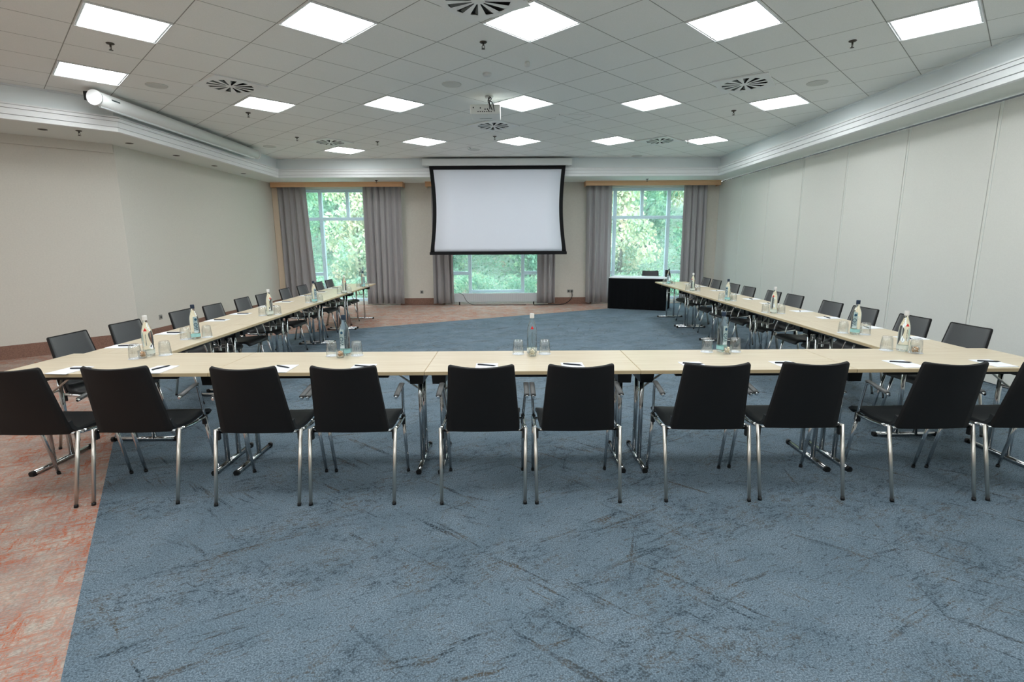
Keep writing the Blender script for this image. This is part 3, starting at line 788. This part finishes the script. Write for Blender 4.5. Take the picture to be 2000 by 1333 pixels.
def bottle_proto(kind):
    t = thing('water_bottle')
    bm = BM(); lathe(bm, PROF, 32); obj('glass_body', bm, 'bottle', t)
    bm = BM(); lathe(bm, [(0, .27), (.0158, .27), (.0162, .274), (.0162, .30), (.015, .304), (0, .304)], 20); obj('cap', bm, 'capb' if kind == 'blue' else 'capw', t)
    def band(z0, z1, a0, a1, name, m):
        bm = BM(); n = 24
        vs = [(a0+(a1-a0)*i/n, z) for z in (z0, z1) for i in range(n+1)]
        wrap((vs, [(i, i+1, n+2+i, n+1+i) for i in range(n)]), bm); return obj(name, bm, m, t)
    if kind == 'blue':
        band(.022, .05, -.115, .115, 'base_band', 'band')
        lab = band(.06, .2, -.019, .019, 'label', 'bluelabel')
        vs, fs = text_mesh('ViO', .044)
        bm = BM(); wrap(([(-y, .112+x) for x, y in vs], fs), bm, .0014); obj('lettering', bm, 'ink', lab)
        bm = BM(); n = 16; pts = []
        for i in range(n):
            a = 2*PI*i/n; r = .0105*(1+.28*math.cos(a+PI/4)); pts.append((r*math.cos(a), .178+r*math.sin(a)))
        wrap((pts, [tuple(range(n))]), bm, .0018); obj('leaf_emblem', bm, 'ink', lab)
    else:
        band(.02, .048, -.115, .115, 'base_band', 'bandw')
        bm = BM(); wrap(([(-.0125, .192), (.0125, .192), (.0, .216)], [(0, 1, 2)]), bm, .0022); obj('red_triangle', bm, 'red', t)
        bm = BM(); z = .17
        vs = []; fs = []
        for i in range(13):
            hh = random.uniform(.003, .0055); ww = random.uniform(.002, .0035); b0 = len(vs)
            vs += [(-ww, z-hh), (ww, z-hh), (ww, z), (-ww, z)]; fs.append((b0, b0+1, b0+2, b0+3)); z -= hh+.0022
        wrap((vs, fs), bm, .001); obj('small_print', bm, 'mark', t)
    return t
bw = bottle_proto('red'); bb = bottle_proto('blue'); bwf = [1]; bbf = [1]
def tumbler_proto():
    bm = BM()
    lathe(bm, [(.041, 0), (.0415, .03), (.039, .065), (.035, .096), (.030, .105), (0, .106), ], 28)
    lathe(bm, [(0, .097), (.027, .096), (.033, .088), (.037, .066), (.0395, .03), (.039, 0), (.041, 0)], 28)
    return obj('tumbler', bm, 'tumbler')
tb = tumbler_proto(); tbf = [1]
bm = BM(); lathe(bm, [(0, 0), (.046, 0), (.046, .0015), (0, .0015)], 28); cs = obj('paper_coaster', bm, 'paper'); csf = [1]
def jar_proto():
    bm = BM(); lathe(bm, [(0, 0), (.026, 0), (.0275, .004), (.0275, .058), (.026, .058), (.026, .006), (0, .005)], 22); return obj('sweets_jar', bm, 'tumbler')
jr = jar_proto(); jrf = [1]
def sweets_proto(m_):
    bm = BM()
    for i in range(16):
        a = random.random()*2*PI; r = .0165*math.sqrt(random.random()); z = .014+.034*(i/16)
        box(bm, (r*math.cos(a), r*math.sin(a), z), (.013, .010, .008), Matrix.Rotation(random.random()*3, 3, (random.random(), random.random(), 1)), bevel=.002)
    return obj('wrapped_sweets', bm, m_)
sw = [sweets_proto('sweets'), sweets_proto('sweets2')]; swf = [[1], [1]]
def cluster(bx, by, kind, gl, jar, where, rot, sv):
    B, fl = (bw, bwf) if kind == 'red' else (bb, bbf)
    z = TH+.0005
    desc = 'white-capped glass water bottle with red triangle, ' if kind == 'red' else 'dark-capped glass water bottle with pale blue label, '
    place(B, fl, (bx, by, z), rot, label=desc+where, cat='bottle', group='water bottles on the tables')
    for nm, (dx, dy) in zip(('left of', 'right of'), gl):
        place(cs, csf, (bx+dx, by+dy, z), label='white paper coaster %s the bottle, %s' % (nm, where), cat='coaster', group='paper coasters')
        place(tb, tbf, (bx+dx, by+dy, z+.002), label='upturned tumbler %s the bottle, %s' % (nm, where), cat='glass', group='upturned tumblers')
    place(jr, jrf, (bx+jar[0], by+jar[1], z), label='little glass jar beside the bottle, %s' % where, cat='jar', group='little jars of sweets')
    tag(place(sw[sv], swf[sv], (bx+jar[0], by+jar[1], z+.0005), random.random()*6, label='sweets inside the little jar, %s' % where, cat='sweets', group='sweets in the jars'), kind='stuff')
cluster(-2.835, 3.80, 'red', ((-.045, -.085), (.098, .03)), (-.0, -.075), 'left corner of near row', .35, 0)
cluster(-1.363, 3.765, 'blue', ((-.1, -.0), (.085, -.0)), (-.015, -.075), 'second table from left, near row', -.3, 0)
cluster(.022, 3.775, 'red', ((-.102, -.0), (.095, -.003)), (.0, -.078), 'middle table of near row', .0, 1)
cluster(1.45, 3.80, 'blue', ((-.11, .0), (.10, -.0)), (.012, -.078), 'fourth table from left, near row', .25, 1)
cluster(2.794, 3.77, 'red', ((-.09, .04), (.055, -.06)), (.03, -.085), 'right corner of near row', -.2, 0)
LB = [(-2.903, 4.50), (-2.935, 6.02), (-2.90, 7.34), (-2.90, 8.72), (-2.94, 10.0)]
RB = [(2.915, 4.49), (2.90, 5.89), (2.92, 7.21), (2.955, 8.70), (3.01, 10.2)]
for k, (x, y) in enumerate(LB):
    cluster(x, y, ('blue', 'red')[k % 2], ((-.085, -.01), (.05, .085)), (-.06, .07), 'left row, %s from the corner' % ORD[k], PI/2-.7, k % 2)
for k, (x, y) in enumerate(RB):
    cluster(x, y, ('blue', 'red')[k % 2], ((-.05, .085), (.085, -.01)), (.075, .07), 'right row, %s from the corner' % ORD[k], -PI/2+.7, (k+1) % 2)

def pad_proto():
    bm = BM(); box(bm, (0, 0, .0015), (.148, .21, .003)); return obj('notepad', bm, 'paper')
def pen_proto():
    t = thing('pen'); bm = BM(); tube(bm, [(-.065, 0, .005), (.05, 0, .005)], .0048, 10); tube(bm, [(.05, 0, .005), (.067, 0, .005)], .0048, 10, r2=.001); obj('barrel', bm, 'pen', t)
    bm = BM(); box(bm, (-.042, 0, .0105), (.04, .003, .0015)); obj('clip', bm, 'steel', t); return t
pd = pad_proto(); pdf = [1]; pn = pen_proto(); pnf = [1]
def pad(x, y, rot, penrot, where, pdx=0, pdy=.03):
    z = TH+.0005
    place(pd, pdf, (x, y, z), rot, label='white notepad %s' % where, cat='notepad', group='white notepads')
    place(pn, pnf, (x+pdx, y+pdy, z+.0031), penrot, label='dark pen lying on the notepad %s' % where, cat='pen', group='dark pens')
FPX = [-3.065, -2.48, -1.665, -1.13, -.30, .278, 1.09, 1.715, 2.50, 3.10]
FPR = [-.1, .0, .0, .0, .0, .0, .04, .05, .05, .03]
PENR = [.1, 1.25, -.55, -.35, -.35, -.4, -.3, -.1, -.25, -.25]
FPW = ['at the leftmost near chair', 'at the second near chair from left', 'at the third near chair from left', 'at the fourth near chair from left', 'at the left middle near chair', 'at the right middle near chair', 'at the fourth near chair from right', 'at the third near chair from right', 'at the second near chair from right', 'at the rightmost near chair']
for k, x in enumerate(FPX):
    pad(x, 3.36, FPR[k], PENR[k], FPW[k], (.05, 0, .0, 0, 0, 0, 0, -.0, 0, 0)[k], .03)
for k in range(10):
    s = LYS[k]-Y0-TD
    x = -2.772-TD+SHL*max(s, 0)+.115; pad(x, LYS[k]+.1, PI/2+.05*(-1)**k, .12-.1*(k % 3), 'at the %s left-row chair from the corner' % ORD[k], .03, .0)
    s = RYS[k]-Y0-TD
    x = 2.728+TD+SHR*max(s, 0)-.115; pad(x, RYS[k]+.13, PI/2-.05*(-1)**k, 1.1+.2*(k % 3), 'at the %s right-row chair from the corner' % ORD[k], -.02, .0)

# ------------------------------------------------------------------ sockets and cables
def socket(x, y, z, rot, lab, double=False):
    t = thing('wall_socket', (x, y, z), rot, label=lab, cat='socket')
    for q in ((-.04, .04) if double else (0,)):
        bm = BM(); box(bm, (q, -.006, 0), (.078, .012, .078), bevel=.004); f = obj('socket_plate', bm, 'sock', t)
        bm = BM(); lathe(bm, [(0, 0), (.02, 0), (.02, .003), (0, .003)], 16)
        for v in bm.verts: v.co = Vector((v.co.x+q, -.0122-v.co.z, v.co.y))
        obj('socket_well', bm, 'groove', f)
socket(-2.375, YB, .33, 0, 'small wall socket between the left and middle windows')
socket(1.45, YB, .33, 0, 'double wall socket with a black cable, right of the middle window', True)
wn = math.atan2(YB-KY, -5.93-KX)
socket(-6.04+.0015, 8.72, .36, PI/2-.0, 'grey wall socket low on the left wall behind the chairs')
bm = BM(); tube(bm, curve_pts([(1.49, YB-.02, .31), (1.5, YB-.08, .2), (1.44, YB-.1, .1), (1.3, YB-.12, .012), (1.1, YB-.3, .011), (.8, YB-.26, .011), (.5, YB-.3, .011)], .1), .009, 8)
tag(obj('power_cable', bm, 'black'), 'black cable running from the double socket along the skirting', 'cable')
bm = BM(); tube(bm, curve_pts([(-1.42, 13.2, .32), (-1.3, 13.17, .28), (-1.22, 13.15, .1), (-1.05, 13.1, .012), (-.5, 13.1, .011), (.0, 13.09, .011), (.3, 13.12, .011)], .1), .006, 8)
tag(obj('power_cable', bm, 'black'), 'thin dark cable on the floor before the middle window radiator', 'cable')

# ------------------------------------------------------------------ garden outside
bm = BM(); n = 30
def gz(x, y): return -.3+max(0, y-14.5)*.34+.12*math.sin(x*1.3+y)
G = [[bm.verts.new((-16+36*i/n, 13.7+16*j/n, gz(-16+36*i/n, 13.7+16*j/n))) for i in range(n+1)] for j in range(n+1)]
for j in range(n):
    for i in range(n): bm.faces.new((G[j][i], G[j][i+1], G[j+1][i+1], G[j+1][i]))
for _ in range(26000):
    x = random.uniform(-12, 13); y = 14.0+9*random.random()**1.3; p = Vector((x, y, gz(x, y)+random.uniform(0, .3)*(.6+.4*math.sin(x*2.1+y*3))))
    a = Vector((random.gauss(0, 1), random.gauss(0, 1), random.gauss(0, 1)+.6)).normalized(); b = a.orthogonal().normalized(); c2 = a.cross(b); q = random.uniform(.03, .075)
    bm.faces.new([bm.verts.new(p+v*q) for v in (b, c2*.6, -b, -c2*.6)]).material_index = 1
o = obj('garden_bank', bm, ['soil', 'leafC']); tag(o, 'sloping leafy garden bank outside the windows', 'ground'); o['kind'] = 'structure'
def leaves(bm, c, rx, ry, rz_, n, s):
    for _ in range(n):
        d = Vector((random.gauss(0, 1), random.gauss(0, 1), random.gauss(0, 1))).normalized()*(random.random()**.4)
        p = Vector(c)+Vector((d.x*rx, d.y*ry, d.z*rz_)); a = Vector((random.gauss(0, 1), random.gauss(0, 1), random.gauss(0, 1))).normalized()
        b = a.orthogonal().normalized(); c2 = a.cross(b); q = s*random.uniform(.6, 1.3)
        bm.faces.new([bm.verts.new(p+v*q) for v in (b, c2*.55, -b, -c2*.55)])
def tree_proto(m_, h):
    t = thing('tree'); bm = BM()
    tube(bm, [(0, 0, -.3), (.05, 0, h*.4), (.1, .05, h*.75), (.05, 0, h)], .09, 8, r2=.02)
    for k in range(9):
        a = k*2.4; z = h*(.25+.07*k); tube(bm, [(.05, 0, z), (.45*math.cos(a), .45*math.sin(a), z+.35), (.85*math.cos(a), .85*math.sin(a), z+.55)], .03, 5, r2=.006)
    obj('trunk', bm, 'bark', t)
    bm = BM()
    for k in range(22):
        a = k*2.4; r = random.uniform(.1, .85); z = h*(.1+.92*k/21)
        leaves(bm, (r*math.cos(a), r*math.sin(a), z), .62, .62, .42, 360, .07)
    f = obj('foliage', bm, m_, t); tag(f, kind='stuff'); return t
TA = tree_proto('leafA', 4.6); TB = tree_proto('leafB', 4.0); fa = [1]; fb = [1]
spots = []
for r_, (y, x0, n_) in enumerate(((17.0, -7.6, 6), (19.4, -9.0, 8), (21.8, -10.6, 9), (24.4, -12.0, 10))):
    for k in range(n_): spots.append((x0+2.75*k+random.uniform(-.1, .1), y+random.uniform(-.12, .12), (k+r_) % 3 == 1))
for x, y, k in spots:
    o = place((TA, TB)[k], (fa, fb)[k], (x, y, gz(x, y)-.05), random.random()*6, label=('leafy green tree in the garden outside the windows', 'yellowing autumn tree in the garden outside the windows')[k], cat='tree', group=('green garden trees', 'yellowing garden trees')[k])
    s = random.uniform(.9, 1.04); o.scale = (s, s, s*(1.1 if y < 21 else 1.35))
def shrub_proto():
    t = thing('shrub'); bm = BM()
    for k in range(7): tube(bm, [(0, 0, -.1), (.25*math.cos(k), .25*math.sin(k), .5)], .012, 5, r2=.004)
    obj('stems', bm, 'bark', t)
    bm = BM()
    for k in range(6): leaves(bm, (.35*math.cos(k*1.05), .35*math.sin(k*1.05), .35+.1*(k % 3)), .38, .38, .34, 200, .05)
    tag(obj('foliage', bm, 'leafC', t), kind='stuff'); return t
SH = shrub_proto(); fs_ = [1]
for k in range(10):
    x = -7.2+1.5*k; y = 15.0
    o = place(SH, fs_, (x, y, gz(x, y)-.02), random.random()*6, label='low leafy shrub on the garden bank outside the windows', cat='shrub', group='garden shrubs')
    s = random.uniform(.8, 1.05); o.scale = (s, s, s)
